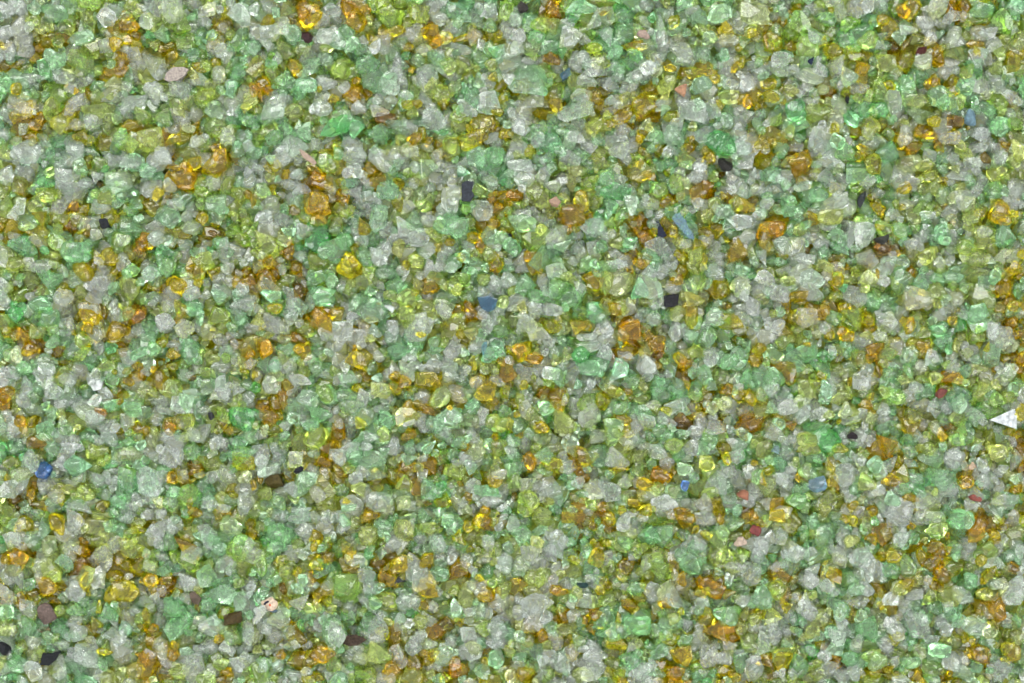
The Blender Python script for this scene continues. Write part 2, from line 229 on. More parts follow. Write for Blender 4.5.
(3,2): """o160,12,30,25 o430,30,75,60 c255,25,50,40 g140,50,110,70 g225,60,60,50 c295,60,40,40 g20,135,60,70 o40,95,50,40 o88,125,70,100,15 a218,140,50,60
y320,130,70,60 c257,165,32,55 c378,155,75,80 c510,90,90,50 y545,150,75,40,20 g570,50,70,80 a625,20,60,40 c660,60,60,70 c615,95,50,45 o455,88,20,25
c745,100,60,50 o735,145,90,40 a880,20,25,40 c820,40,80,90 o915,105,25,35 o1000,60,50,60 o1005,105,40,45 y845,110,80,40 c970,120,60,70
c58,215,80,75 c80,260,80,60 y160,190,70,80 g235,190,50,80 y280,222,50,50 c718,255,60,70 g765,245,60,80 c590,253,50,48 c655,268,35,30
y625,150,60,40 g630,200,80,60 y475,200,60,50 l520,220,80,60 a395,255,60,40 y865,190,60,65 l920,230,70,60 y970,220,50,50 c1000,260,50,60
c830,300,80,80 c215,290,70,60 o85,318,80,50 c35,360,90,70 g205,350,110,70 G240,395,110,90 y160,390,80,60 c310,270,60,60 c350,300,110,50,40
a290,425,70,45 a575,335,80,75 o480,420,85,95 c470,320,70,80 o720,345,40,45 c680,350,50,60 g800,340,50,50 g560,400,50,60 y670,390,60,60
g760,390,60,50 a605,450,40,20 o1010,435,40,70 y920,440,70,60 c925,355,40,40 a970,360,50,30 c85,440,80,80 c380,390,70,90 g210,460,60,50
a255,500,35,50 c350,460,60,60 c318,535,110,95 y400,560,70,70 c95,505,45,50 g30,480,60,50 o120,545,25,35 c55,555,60,60 c90,575,40,60
g160,520,70,70 y250,620,80,60 o500,555,85,50 a525,495,30,25 c490,490,60,70 g430,490,60,70 c595,548,65,50 g660,470,110,80 g690,550,130,100
c750,470,90,80 o795,562,70,55 c790,495,40,40 c910,510,80,70 c890,575,90,60 o1008,600,35,60 o575,625,65,40 c645,635,100,70 g545,590,60,50
c440,600,60,50 c335,625,50,50 g500,630,60,60 g130,640,110,60 o38,655,60,60 c950,640,110,60 c710,640,60,60 a330,660,25,25""",
(0,3): """o225,50,60,90 c295,35,80,90 c75,50,50,50 g170,75,50,70 c45,110,80,60 y380,60,100,80 g480,75,80,60 y400,15,90,30 c505,25,60,50 a550,70,60,40
c610,80,70,60 c635,120,45,70 o733,132,60,95,45 c700,55,60,50 y815,50,80,50 g925,55,90,80 g845,110,70,50 g868,145,80,65 c900,205,85,80
l745,205,85,60 g960,130,60,80 c1000,125,40,50 a1015,100,20,20 o900,5,50,15 c278,160,60,95 o322,160,25,45 c465,130,70,70 c400,190,90,110
y525,125,60,50 o75,180,75,70 g130,120,70,80 c160,220,70,70 g255,200,70,60 o322,222,42,40 o335,280,45,80 c390,275,60,70 a460,265,80,60
a540,225,80,80 a500,310,110,100 o660,300,80,55 c595,215,50,45 c640,180,60,50 g650,240,55,50 a600,275,60,60 c755,280,80,80 g830,255,85,90
g885,335,110,95,35 g830,375,70,60 o790,380,35,50 y970,230,60,90 c25,260,70,70 y100,240,90,80 y215,255,60,50 o185,300,80,80 o205,352,70,36
c300,320,80,80 o78,345,35,50 c20,350,60,80 c110,390,70,80 y240,395,50,40 g305,395,80,60 g435,400,70,80 a380,445,50,50 g365,390,60,60
c510,430,70,80 c538,402,50,40 c580,360,70,70 g690,380,90,80 c630,435,80,90 a580,420,30,70 o605,495,75,50 g715,455,120,75,30 c850,460,110,80
o875,510,40,40 c990,480,50,110 c975,310,50,60 g965,365,40,40 c308,490,70,70 g235,470,70,80 g110,460,60,90 y130,560,80,80 c190,520,60,60
c240,530,70,60 c235,625,65,100 c340,580,90,100 y350,512,30,35 g300,640,80,80 c125,640,80,80 g60,610,80,70 c440,490,70,80 c480,550,100,80
a415,562,70,30 o570,590,65,55 c640,550,70,95 o690,575,50,50 y735,520,100,70 g550,510,60,50 c830,540,80,70 c750,585,85,60 c835,640,55,60
o905,645,55,40 y710,640,80,60 y540,640,70,70 g430,600,60,60 c400,665,60,30 c910,560,60,40 c960,610,90,60 g915,505,40,60 c865,590,45,40
o585,675,40,20 o660,665,60,30 c30,470,60,50 g50,410,50,50""",
(1,3): """c170,20,95,60 c195,80,85,70 g90,90,90,90 c275,25,50,60 y10,98,25,25 o235,135,40,50 c165,165,110,60 o430,30,40,40 c350,15,60,40 g510,55,80,60
y450,100,80,80 c545,135,75,80 c610,60,60,60 g770,40,55,60 o905,40,80,60 a850,60,50,50 c660,115,60,60 c720,130,80,80 c770,150,60,60 y680,70,80,50
c400,190,90,60 a380,165,40,20 a390,225,50,25 o525,265,80,90 o565,210,80,70 c640,220,90,110 o680,195,60,70 o685,305,75,80 o805,235,85,95
c840,205,50,70 y920,170,80,60 g920,250,80,80 a855,152,35,30 c990,210,70,60 g735,250,80,60 c725,318,45,50 g725,345,80,60 c895,305,60,60
o920,330,70,70 y790,315,45,45 c800,380,45,70 c850,400,60,40 g890,400,60,80 a805,430,30,25 l15,215,50,90 y125,255,70,70 y195,220,60,70
o220,265,30,60 g265,235,80,60 a230,185,50,35 a290,190,50,50 g50,240,70,100 g185,275,40,50 c290,300,70,40 a290,325,60,25 l365,310,110,120
c440,260,70,60 c460,310,60,60 c170,365,75,65 a118,365,45,60 g180,415,110,60 c75,435,110,80 b105,310,30,50 c215,465,80,60 g310,425,60,50
c385,395,75,70 y430,400,90,20,40 c475,395,45,45 y510,350,110,60 c600,360,80,70 o670,375,50,40 c485,470,80,110 c580,445,55,80 o545,465,50,70
y655,440,60,60 c695,430,70,60 y745,400,80,70 o720,485,75,70 c10,480,30,80 o162,505,75,80 o265,570,105,70 a185,600,120,80 c325,485,70,110
c75,545,50,40 b95,575,40,40 c25,620,40,60 c85,620,50,50 c165,660,100,40 c415,585,60,60 y495,565,90,80 c560,560,60,60 c630,545,70,70
c690,530,70,50 o545,625,60,60 o635,605,65,75 a680,570,60,40 c525,660,70,60 g750,580,80,80 o812,640,85,65 c870,610,40,70 y870,550,70,60
g960,595,60,70 c850,490,60,60 c970,480,80,80 o915,600,30,30 a240,665,60,30 c340,640,60,70 l430,660,70,40 y310,610,60,80 c780,520,50,60 a755,665,50,40""",
(2,3): """o250,25,100,50 o340,15,80,40 o385,30,60,60 g30,90,90,70 y455,95,95,50 g600,100,90,90 o705,35,85,75 c780,30,90,65 o835,30,30,50 g890,45,90,70
o970,20,40,40 c755,125,55,60 a780,95,50,40 c1000,135,60,70 g840,85,60,60 a940,95,40,40 y430,140,100,60 a350,140,60,60 c460,10,70,30 c390,190,50,70
o455,225,75,70 a340,200,25,25 c425,280,85,75 c330,295,75,50 y245,245,70,70 a250,195,50,40 g310,230,50,80 c170,150,80,80 c100,200,60,60
y90,270,80,70 a15,280,40,25 c210,290,80,60 o195,325,65,30 y570,185,60,45 l590,230,110,80 o635,205,40,60 g718,210,90,85 o677,270,38,60
a725,285,55,50 o800,308,100,65,-25 a755,325,45,40 c565,320,80,80 y600,330,40,50 g495,310,70,60 c910,230,120,90 y820,180,70,70 c960,250,90,100
g920,305,70,70 c930,360,75,50 l860,175,80,60 a380,300,60,40 c100,370,130,90 o190,432,72,92 o322,400,60,45 y380,355,70,70 o475,385,75,65
o570,418,38,65 g380,420,70,90 g500,455,110,80 y630,405,60,50 g625,455,80,60 c760,365,60,50 a780,410,40,60 a675,400,30,40 g880,420,80,80
c700,460,60,60 o860,475,70,35 a970,400,60,60 y935,410,50,60 y920,470,60,70 c750,505,70,70 a425,435,25,70 c395,485,45,40 o115,510,60,70
a235,510,30,35 c175,515,60,80 g270,525,60,70 y495,525,60,50 c810,540,55,45 g590,560,70,100 o675,575,90,80 a440,540,50,50 y395,555,50,50
c320,575,70,80 g470,600,90,70 c530,640,90,80 a395,645,45,50 c125,640,70,60 c200,605,70,90 a235,585,45,40 o655,650,70,60 a755,605,80,40
c840,590,90,60 c975,590,45,32,30 g920,610,60,80 y960,530,80,80 c1005,530,60,100 g80,560,90,70 y40,540,80,50 o895,665,50,40 a40,665,70,40
c300,650,60,60 g690,520,60,60 c910,570,60,40 g770,665,90,40 o830,672,50,20""",
(3,3): """a35,15,60,50 c55,75,65,110 g160,110,24,170 g35,150,80,40 c110,160,80,90 g240,90,110,110 c305,100,60,90 c355,100,50,70 y410,20,80,50
o460,95,80,90 c475,10,60,30 c540,80,50,70 c600,30,110,50 o580,70,25,30 g780,30,100,80 c680,30,90,60 o835,90,80,55,25 o910,105,60,60 a960,65,70,35
c1000,130,60,60 c800,155,80,90 o690,160,60,50 o620,185,55,75 a505,175,60,60 g565,215,65,95 g545,140,50,35 a465,180,50,40 o855,195,50,50
c910,205,100,45 c845,237,40,30 a890,250,60,60 b990,225,50,50 g1005,190,40,45 a730,220,110,80 o705,255,85,75 o665,290,50,50 g815,275,60,60
a560,295,80,50 y610,275,50,50 c935,290,80,50 c380,190,110,100 c405,265,40,40 o265,255,60,60 c290,180,60,90 g500,235,80,70 c175,275,65,65
c235,295,60,60 o65,255,45,85,40 o75,330,50,80 l30,315,80,80 c60,215,40,30 c145,360,50,70 y190,330,50,50 c340,370,90,50 g360,310,70,60
a455,325,40,50 o455,375,35,35 c490,345,60,60 y730,340,100,80 c590,335,70,40 y530,310,60,50 y870,330,70,50 a850,410,35,40 o920,390,70,100
c885,400,45,60 a905,460,60,50 b975,435,20,30 c790,350,80,50 c990,460,50,60 g740,410,70,60 g600,375,70,50 y215,400,55,45 a355,410,40,25
g290,400,60,80 c170,410,70,60 c600,455,100,120 g400,470,90,100 y455,450,40,90 c520,480,70,80 c275,500,75,75 c475,530,70,80 y85,530,60,60
c20,450,50,50 c30,500,60,80 c85,475,60,40 c170,520,110,80 g130,620,80,95 o60,600,80,80 o15,620,40,60 b20,665,40,35 c230,580,60,50 o290,610,30,50
y200,610,40,30 g380,600,80,80 g445,600,80,80 c545,560,60,50 g575,605,80,50 y610,560,60,60 c660,515,70,40 o855,565,75,115,25 a815,570,50,50
y755,520,80,80 g690,555,90,60 c740,600,80,80 l665,625,90,80 a975,560,70,70 y1000,510,40,60 c840,460,120,70 c720,470,60,60 a430,650,45,60
a605,660,50,50 a505,660,50,30 c340,640,70,80 c240,640,90,80 o710,660,40,25 c915,650,40,40 y860,650,70,50 c540,670,80,30 o705,510,40,15
c950,450,50,40 g330,590,70,60""",
}
rng = np.random.default_rng(20240611)
random.seed(11)

# ---------------------------------------------------------------- materials


def glass(name, clarity, frost_rough, frost_scatter, ior=1.5):
    """Crushed glass: clear body, some faces polished and some frosted. Each grain carries its own tint and,
    in the tint's fourth channel, how frosted it is."""
    m = bpy.data.materials.new(name)
    m.use_nodes = True
    nt = m.node_tree
    N, L = nt.nodes, nt.links
    N.clear()
    out = N.new('ShaderNodeOutputMaterial')
    at = N.new('ShaderNodeAttribute'); at.attribute_name = 'tint'
    geo = N.new('ShaderNodeTexCoord')
    nz = N.new('ShaderNodeTexNoise'); nz.inputs['Scale'].default_value = 2.6; nz.inputs['Detail'].default_value = 2.0
    L.new(geo.outputs['Object'], nz.inputs['Vector'])
    b2 = N.new('ShaderNodeBump'); b2.inputs['Strength'].default_value = 0.75; b2.inputs['Distance'].default_value = 0.05
    L.new(nz.outputs['Fac'], b2.inputs['Height'])
    sp = N.new('ShaderNodeMapRange')                      # patches of frost
    sp.inputs[1].default_value = 0.40; sp.inputs[2].default_value = 0.60
    sp.inputs[3].default_value = 0.35; sp.inputs[4].default_value = 1.5
    L.new(nz.outputs['Fac'], sp.inputs[0])
    fr = N.new('ShaderNodeMath'); fr.operation = 'MULTIPLY'
    L.new(sp.outputs[0], fr.inputs[0]); L.new(at.outputs['Alpha'], fr.inputs[1])
    rr = N.new('ShaderNodeMath'); rr.operation = 'MULTIPLY_ADD'
    rr.inputs[1].default_value = frost_rough; rr.inputs[2].default_value = 0.03
    L.new(fr.outputs[0], rr.inputs[0])
    mr = N.new('ShaderNodeMath'); mr.operation = 'MULTIPLY_ADD'
    mr.inputs[1].default_value = frost_scatter; mr.inputs[2].default_value = 0.025
    L.new(fr.outputs[0], mr.inputs[0])
    p = N.new('ShaderNodeBsdfPrincipled')
    p.inputs['Transmission Weight'].default_value = clarity
    p.inputs['IOR'].default_value = ior
    L.new(at.outputs['Color'], p.inputs['Base Color'])
    L.new(rr.outputs[0], p.inputs['Roughness'])
    L.new(b2.outputs['Normal'], p.inputs['Normal'])
    tr = N.new('ShaderNodeBsdfTranslucent')
    L.new(at.outputs['Color'], tr.inputs['Color'])
    mx = N.new('ShaderNodeMixShader')
    L.new(mr.outputs[0], mx.inputs[0])
    L.new(p.outputs[0], mx.inputs[1])
    L.new(tr.outputs[0], mx.inputs[2])
    L.new(mx.outputs[0], out.inputs['Surface'])
    return m


def opaque(name, rough=0.55, spots=None, spec=0.25, scale=5.0, depth=0.1):
    m = bpy.data.materials.new(name)
    m.use_nodes = True
    nt = m.node_tree
    N, L = nt.nodes, nt.links
    p = N['Principled BSDF']
    at = N.new('ShaderNodeAttribute'); at.attribute_name = 'tint'
    tc = N.new('ShaderNodeTexCoord')
    nz = N.new('ShaderNodeTexNoise'); nz.inputs['Scale'].default_value = scale; nz.inputs['Detail'].default_value = 4.0
    L.new(tc.outputs['Object'], nz.inputs['Vector'])
    mr = N.new('ShaderNodeMapRange'); mr.inputs[1].default_value = 0.3; mr.inputs[2].default_value = 0.7
    mr.inputs[3].default_value = 0.5; mr.inputs[4].default_value = 1.35
    L.new(nz.outputs['Fac'], mr.inputs[0])
    mul = N.new('ShaderNodeVectorMath'); mul.operation = 'SCALE'
    L.new(at.outputs['Color'], mul.inputs[0]); L.new(mr.outputs[0], mul.inputs['Scale'])
    L.new(mul.outputs[0], p.inputs['Base Color'])
    p.inputs['Roughness'].default_value = rough
    p.inputs['Specular IOR Level'].default_value = spec
    b = N.new('ShaderNodeBump'); b.inputs['Strength'].default_value = 0.7; b.inputs['Distance'].default_value = depth
    L.new(nz.outputs['Fac'], b.inputs['Height']); L.new(b.outputs['Normal'], p.inputs['Normal'])
    return m


M = {
    'clear': glass('clear_glass', 0.93, 0.27, 0.33),
    'green': glass('green_glass', 0.95, 0.28, 0.20),
    'yellow': glass('yellow_glass', 0.96, 0.25, 0.18),
    'amber': glass('amber_glass', 0.97, 0.20, 0.14),
    'blue': glass('blue_glass', 0.90, 0.30, 0.25),
    'stone': opaque('stone_chip', 0.6),
    'black': opaque('black_slag', 0.38, spec=0.12, scale=4.0, depth=0.3),
    'white': opaque('white_porcelain', 0.35, scale=2.5, depth=0.05),
}
# tint of each kind of grain (linear, transmission through one grain), with how far it varies
TINT = {
    'c': ((0.945, 0.985, 0.958), 0.010), 'g': ((0.67, 0.975, 0.66), 0.05), 'G': ((0.44, 0.92, 0.48), 0.06),
    'y': ((0.85, 0.92, 0.36), 0.05), 'l': ((0.75, 0.94, 0.33), 0.05), 'a': ((0.92, 0.78, 0.055), 0.05),
    'o': ((0.89, 0.65, 0.014), 0.045), 'b': ((0.62, 0.40, 0.03), 0.10),
}
KIND = {'c': 'clear', 'g': 'green', 'G': 'green', 'y': 'yellow', 'l': 'yellow', 'a': 'amber', 'o': 'amber', 'b': 'amber'}

# ---------------------------------------------------------------- shapes of grains


def icosphere(level):
    t = (1 + 5 ** 0.5) / 2
    v = [(-1, t, 0), (1, t, 0), (-1, -t, 0), (1, -t, 0), (0, -1, t), (0, 1, t), (0, -1, -t), (0, 1, -t),
         (t, 0, -1), (t, 0, 1), (-t, 0, -1), (-t, 0, 1)]
    v = [np.array(p) / np.linalg.norm(p) for p in v]
    f = [(0, 11, 5), (0, 5, 1), (0, 1, 7), (0, 7, 10), (0, 10, 11), (1, 5, 9), (5, 11, 4), (11, 10, 2), (10, 7, 6), (7, 1, 8),
         (3, 9, 4), (3, 4, 2), (3, 2, 6), (3, 6, 8), (3, 8, 9), (4, 9, 5), (2, 4, 11), (6, 2, 10), (8, 6, 7), (9, 8, 1)]
    for _ in range(level):
        cache, nf = {}, []

        def mid(a, b):
            k = (min(a, b), max(a, b))
            if k not in cache:
                p = v[a] + v[b]
                v.append(p / np.linalg.norm(p))
                cache[k] = len(v) - 1
            return cache[k]
        for a, b, c in f:
            x, y, z = mid(a, b), mid(b, c), mid(c, a)
            nf += [(a, x, z), (b, y, x), (c, z, y), (x, y, z)]
        f = nf
    return np.array(v), np.array(f, dtype=np.int32)


ICO = [icosphere(i) for i in range(4)]


def unit(n):
    a = rng.normal(size=(n, 3))
    return a / np.linalg.norm(a, axis=1)[:, None]


def planes(style):
    """Cutting planes (normal, distance) and rounding of one broken grain."""
    if style == 'block':
        n = np.array([(1, 0, 0), (-1, 0, 0), (0, 1, 0), (0, -1, 0), (0, 0, 1), (0, 0, -1)], float)
        n += rng.normal(scale=0.28, size=n.shape)
        n = np.vstack([n, unit(8)])
        h = np.concatenate([rng.uniform(0.6, 0.9, 6), rng.uniform(0.75, 1.0, 8)])
        p = rng.uniform(14, 26)
    elif style == 'wedge':                       # a triangular outline
        a0 = rng.uniform(0, 2 * math.pi)
        a = a0 + np.array([0, 2.1, 4.2]) + rng.normal(scale=0.22, size=3)
        n = np.stack([np.cos(a), np.sin(a), rng.normal(scale=0.3, size=3)], 1)
        n = np.vstack([n, [(0.1, 0.1, 1), (-0.1, 0.2, -1)], unit(8)])
        h = np.concatenate([rng.uniform(0.42, 0.58, 3), rng.uniform(0.5, 0.8, 2), rng.uniform(0.6, 0.95, 8)])
        p = rng.uniform(16, 30)
    elif style == 'round':
        n = unit(13)
        h = rng.uniform(0.62, 1.05, 13)
        p = rng.uniform(8, 22)
    else:                                        # 'shard': few random breaks
        n = unit(15)
        h = rng.uniform(0.5, 1.0, 15)
        p = rng.uniform(14, 34)
    n = n / np.linalg.norm(n, axis=1)[:, None]
    w1, w2 = unit(3), rng.uniform(1.5, 4.0, 3)
    ph = rng.uniform(0, 6.28, 3)
    return n, h, p, w1, w2, ph


def carve(spec, d):
    n, h, p, w1, w2, ph = spec
    q = np.maximum(d @ n.T, 0.0) / h
    r = (np.sum(q ** p, axis=1) + 0.75 ** p) ** (-1.0 / p)
    for k in range(3):                           # shell-like hollows and swellings
        r = r * (1 + 0.05 * np.sin(3 * w2[k] * (d @ w1[k]) + ph[k]))
    return r


def broken(spec, cut, bev):
    """A block broken along its planes: flat faces, edges just blunted. Returns vertices and triangles."""
    import bmesh
    bm = bmesh.new()
    bmesh.ops.create_cube(bm, size=2.3)
    n, h = spec[0], spec[1]
    for k in range(min(cut, len(n))):
        geo = bm.verts[:] + bm.edges[:] + bm.faces[:]
        r = bmesh.ops.bisect_plane(bm, geom=geo, plane_co=n[k] * h[k], plane_no=n[k], clear_outer=True, dist=1e-5)
        ed = [e for e in r['geom_cut'] if isinstance(e, bmesh.types.BMEdge)]
        if ed:
            bmesh.ops.edgeloop_fill(bm, edges=ed)
    bmesh.ops.remove_doubles(bm, verts=bm.verts[:], dist=0.05)
    if bev:
        bmesh.ops.bevel(bm, geom=bm.edges[:] + bm.verts[:], offset=bev, segments=1, profile=0.6, affect='EDGES', clamp_overlap=True)
    bmesh.ops.recalc_face_normals(bm, faces=bm.faces[:])
    bmesh.ops.triangulate(bm, faces=bm.faces[:])
    bm.verts.index_update()
    V = np.array([v.co[:] for v in bm.verts])
    F = np.array([[v.index for v in f.verts] for f in bm.faces], dtype=np.int32)
    bm.free()
    return V, F


def boxed(V):
    lo, hi = V.min(0), V.max(0)
    return (V - (lo + hi) / 2) / ((hi - lo) / 2)


def chip(outline, bev=0.12):
    """A flat chip with the given outline."""
    import bmesh
    bm = bmesh.new()
    P = np.array(outline, float)
    P = (P - (P.min(0) + P.max(0)) / 2) / ((P.max(0) - P.min(0)) / 2)
    f = bm.faces.new([bm.verts.new((x, y, -1)) for x, y in P])
    e = bmesh.ops.extrude_face_region(bm, geom=[f])
    bmesh.ops.translate(bm, vec=(0, 0, 2), verts=[v for v in e['geom'] if isinstance(v, bmesh.types.BMVert)])
    for v in bm.verts:                           # the top is not quite level
        if v.co.z > 0:
            v.co.z += 0.3 * v.co.x - 0.35 * v.co.y
    bmesh.ops.bevel(bm, geom=bm.edges[:] + bm.verts[:], offset=bev, segments=2, profile=0.6, affect='EDGES', clamp_overlap=True)
    bmesh.ops.recalc_face_normals(bm, faces=bm.faces[:])
    bmesh.ops.triangulate(bm, faces=bm.faces[:])
    bm.verts.index_update()
    V = np.array([v.co[:] for v in bm.verts])
    F = np.array([[v.index for v in q.verts] for q in bm.faces], dtype=np.int32)
    bm.free()
    return boxed(V), F, False


STYLES = ['block'] * 24 + ['wedge'] * 20 + ['round'] * 46 + ['shard'] * 50
SPECS = [planes(t) for t in STYLES]
LIB = [[], [], []]                               # coarse, fine, finest: (vertices in the box -1..1, triangles, smooth)
for t, sp in zip(STYLES, SPECS):
    if t == 'round':
        for q, lev in enumerate((1, 2, 3)):
            d = ICO[lev][0]
            LIB[q].append((boxed(d * carve(sp, d)[:, None]), ICO[lev][1], True))
    else:
        bev = rng.uniform(0.16, 0.32)
        soft = rng.random() < 0.7
        for q, b in enumerate((0, bev, bev)):
            V, F = broken(sp, 99, b)
            LIB[q].append((boxed(V), F, bool(soft and q)))
BY = {t: [i for i, u in enumerate(STYLES) if u == t] for t in set(STYLES)}


def rotation(tilt_x, tilt_y, yaw):
    cx, sx, cyy, sy, cz, sz = math.cos(tilt_x), math.sin(tilt_x), math.cos(tilt_y), math.sin(tilt_y), math.cos(yaw), math.sin(yaw)
    X = np.array([(1, 0, 0), (0, cx, -sx), (0, sx, cx)])
    Y = np.array([(cyy, 0, sy), (0, 1, 0), (-sy, 0, cyy)])
    Z = np.array([(cz, -sz, 0), (sz, cz, 0), (0, 0, 1)])
    return Z @ Y @ X


def tint(code):
    base, var = TINT[code]
    c = np.array(base) * (1 + rng.normal(scale=var, size=3) * 0.6 + rng.normal(scale=var))
    if code in 'cgy' and rng.random() < 0.25:    # paler, cloudier ones
        c = c * 0.6 + 0.4 * np.array((0.88, 0.93, 0.85))
    return np.clip(c, 0.004, 0.97)


# ---------------------------------------------------------------- where each grain lies (photo pixels; depth in pixels too)
PAD = 70
CELL = 2.0
GX, GY = int((1024 + 2 * PAD) / CELL), int((683 + 2 * PAD) / CELL)
H = np.zeros((GY, GX))
grains = []            # every grain of the bed


def footprint(x, y, rx, ry, ang):
    R = max(rx, ry)
    i0, i1 = max(int((x - R + PAD) / CELL), 0), min(int((x + R + PAD) / CELL) + 2, GX)
    j0, j1 = max(int((y - R + PAD) / CELL), 0), min(int((y + R + PAD) / CELL) + 2, GY)
    if i1 <= i0 or j1 <= j0:
        return None
    X = (np.arange(i0, i1) + 0.5) * CELL - PAD - x
    Y = -((np.arange(j0, j1) + 0.5) * CELL - PAD - y)
    ca, sa = math.cos(ang), math.sin(ang)
    u = (X[None, :] * ca + Y[:, None] * sa) / rx
    v = (-X[None, :] * sa + Y[:, None] * ca) / ry
    q = u * u + v * v
    return (slice(j0, j1), slice(i0, i1)), q


def settle(g, q_at, sink, top=None):
    """Let a grain down on the bed: it rests on the higher part of what lies under it."""
    fp = footprint(g['x'], g['y'], g['rx'], g['ry'], g['ang'])
    if fp is None:
        return False
    sl, q = fp
    inside = q < 1
    if not inside.any():
        return False
    h = H[sl]
    z = np.quantile(h[inside], q_at) + sink * g['rz']
    if top is not None:
        z = min(z, top - g['rz'])
    g['z'] = max(z, g['rz'] * 0.8)
    cap = g['z'] + g['rz'] * np.sqrt(np.clip(1 - q, 0, 1)) * 0.92
    H[sl] = np.where(inside, np.maximum(h, cap), h)
    grains.append(g)
    return True


tops = []
for (bx, by), text in GRAINS.items():
    for t in text.split():
        m = re.fullmatch(r'([a-zA-Z])(\d+),(\d+),(\d+),(\d+)(?:,(-?\d+))?', t)
        x, y, ww, hh = (float(m[i]) / 4 for i in (2, 3, 4, 5))
        ang = math.radians(float(m[6])) if m[6] else math.radians(rng.uniform(-12, 12))
        tops.append(dict(code=m[1], x=x + bx * 256, y=y + (0, 171, 342, 512)[by], rx=ww / 2, ry=hh / 2, ang=ang))
TX = np.array([(g['x'], g['y']) for g in tops])


def local_code(x, y):
    """Colour of a grain in between: often that of a neighbour in the photograph, else the overall mix."""
    if -20 < x < 1044 and -20 < y < 703:
        d = (TX[:, 0] - x) ** 2 + (TX[:, 1] - y) ** 2
        i = int(np.argmin(d))
        c = tops[i]['code']
        if d[i] < 0.8 * tops[i]['rx'] * tops[i]['ry']:     # right under a grain of the photograph
            if rng.random() < (0.62 if c in 'ao' else 0.12 if c == 'c' else 0.4):
                return c
        elif c not in 'aob' and rng.random() < 0.35:
            return c
        elif c in 'ao' and rng.random() < 0.3:
            return c
    return rng.choice(list('cgGylao'), p=[0.28, 0.33, 0.02, 0.25, 0.07, 0.04, 0.01])


def fill_grain(x, y, r):
    a = rng.uniform(0.7, 1.0)
    return dict(code=local_code(x, y), x=x, y=y, rx=r / a ** 0.5, ry=r * a ** 0.5, rz=r * rng.uniform(0.6, 0.9),
                ang=rng.uniform(0, math.pi), tilt=(rng.uniform(-0.6, 0.6), rng.uniform(-0.6, 0.6)), shape=rng.integers(0, len(SPECS)))


def lowest(k):
    xs = rng.uniform(-PAD + 4, 1024 + PAD - 4, k)
    ys = rng.uniform(-PAD + 4, 683 + PAD - 4, k)
    hh = H[((ys + PAD) / CELL).astype(int), ((xs + PAD) / CELL).astype(int)]
    i = int(np.argmin(hh))
    return xs[i], ys[i], hh[i]


LEVEL = BED / MM
n = 0
while n < 9500:
    x, y, h = lowest(5)
    r = float(np.clip(rng.lognormal(math.log(7.6), 0.24), 4.5, 13))
    settle(fill_grain(x, y, r), 0.55, 0.45)
    n += 1
    if n % 500 == 0 and H.mean() > LEVEL - 6:
        break
n_base = len(grains)
# the grains read off the photograph lie on top, the smaller ones bedded deeper
order = sorted(range(len(tops)), key=lambda i: -tops[i]['rx'] * tops[i]['ry'])
for i in order:
    g = tops[i]
    g['top'] = True
    g['rz'] = min(g['rx'], g['ry']) * rng.uniform(0.7, 0.95)
    g['tilt'] = (rng.uniform(-0.15, 0.15), rng.uniform(-0.15, 0.15))
    asp = g['rx'] / g['ry']
    st = rng.choice(['block', 'wedge', 'round', 'shard'], p=[0.17, 0.10, 0.45, 0.28] if 0.6 < asp < 1.6 else [0.25, 0.2, 0.1, 0.45])
    if st == 'round' and g['rx'] * g['ry'] > 120:
        st = 'shard'
    g['shape'] = int(rng.choice(BY[st]))
LANDMARK_SLOT = len(tops)
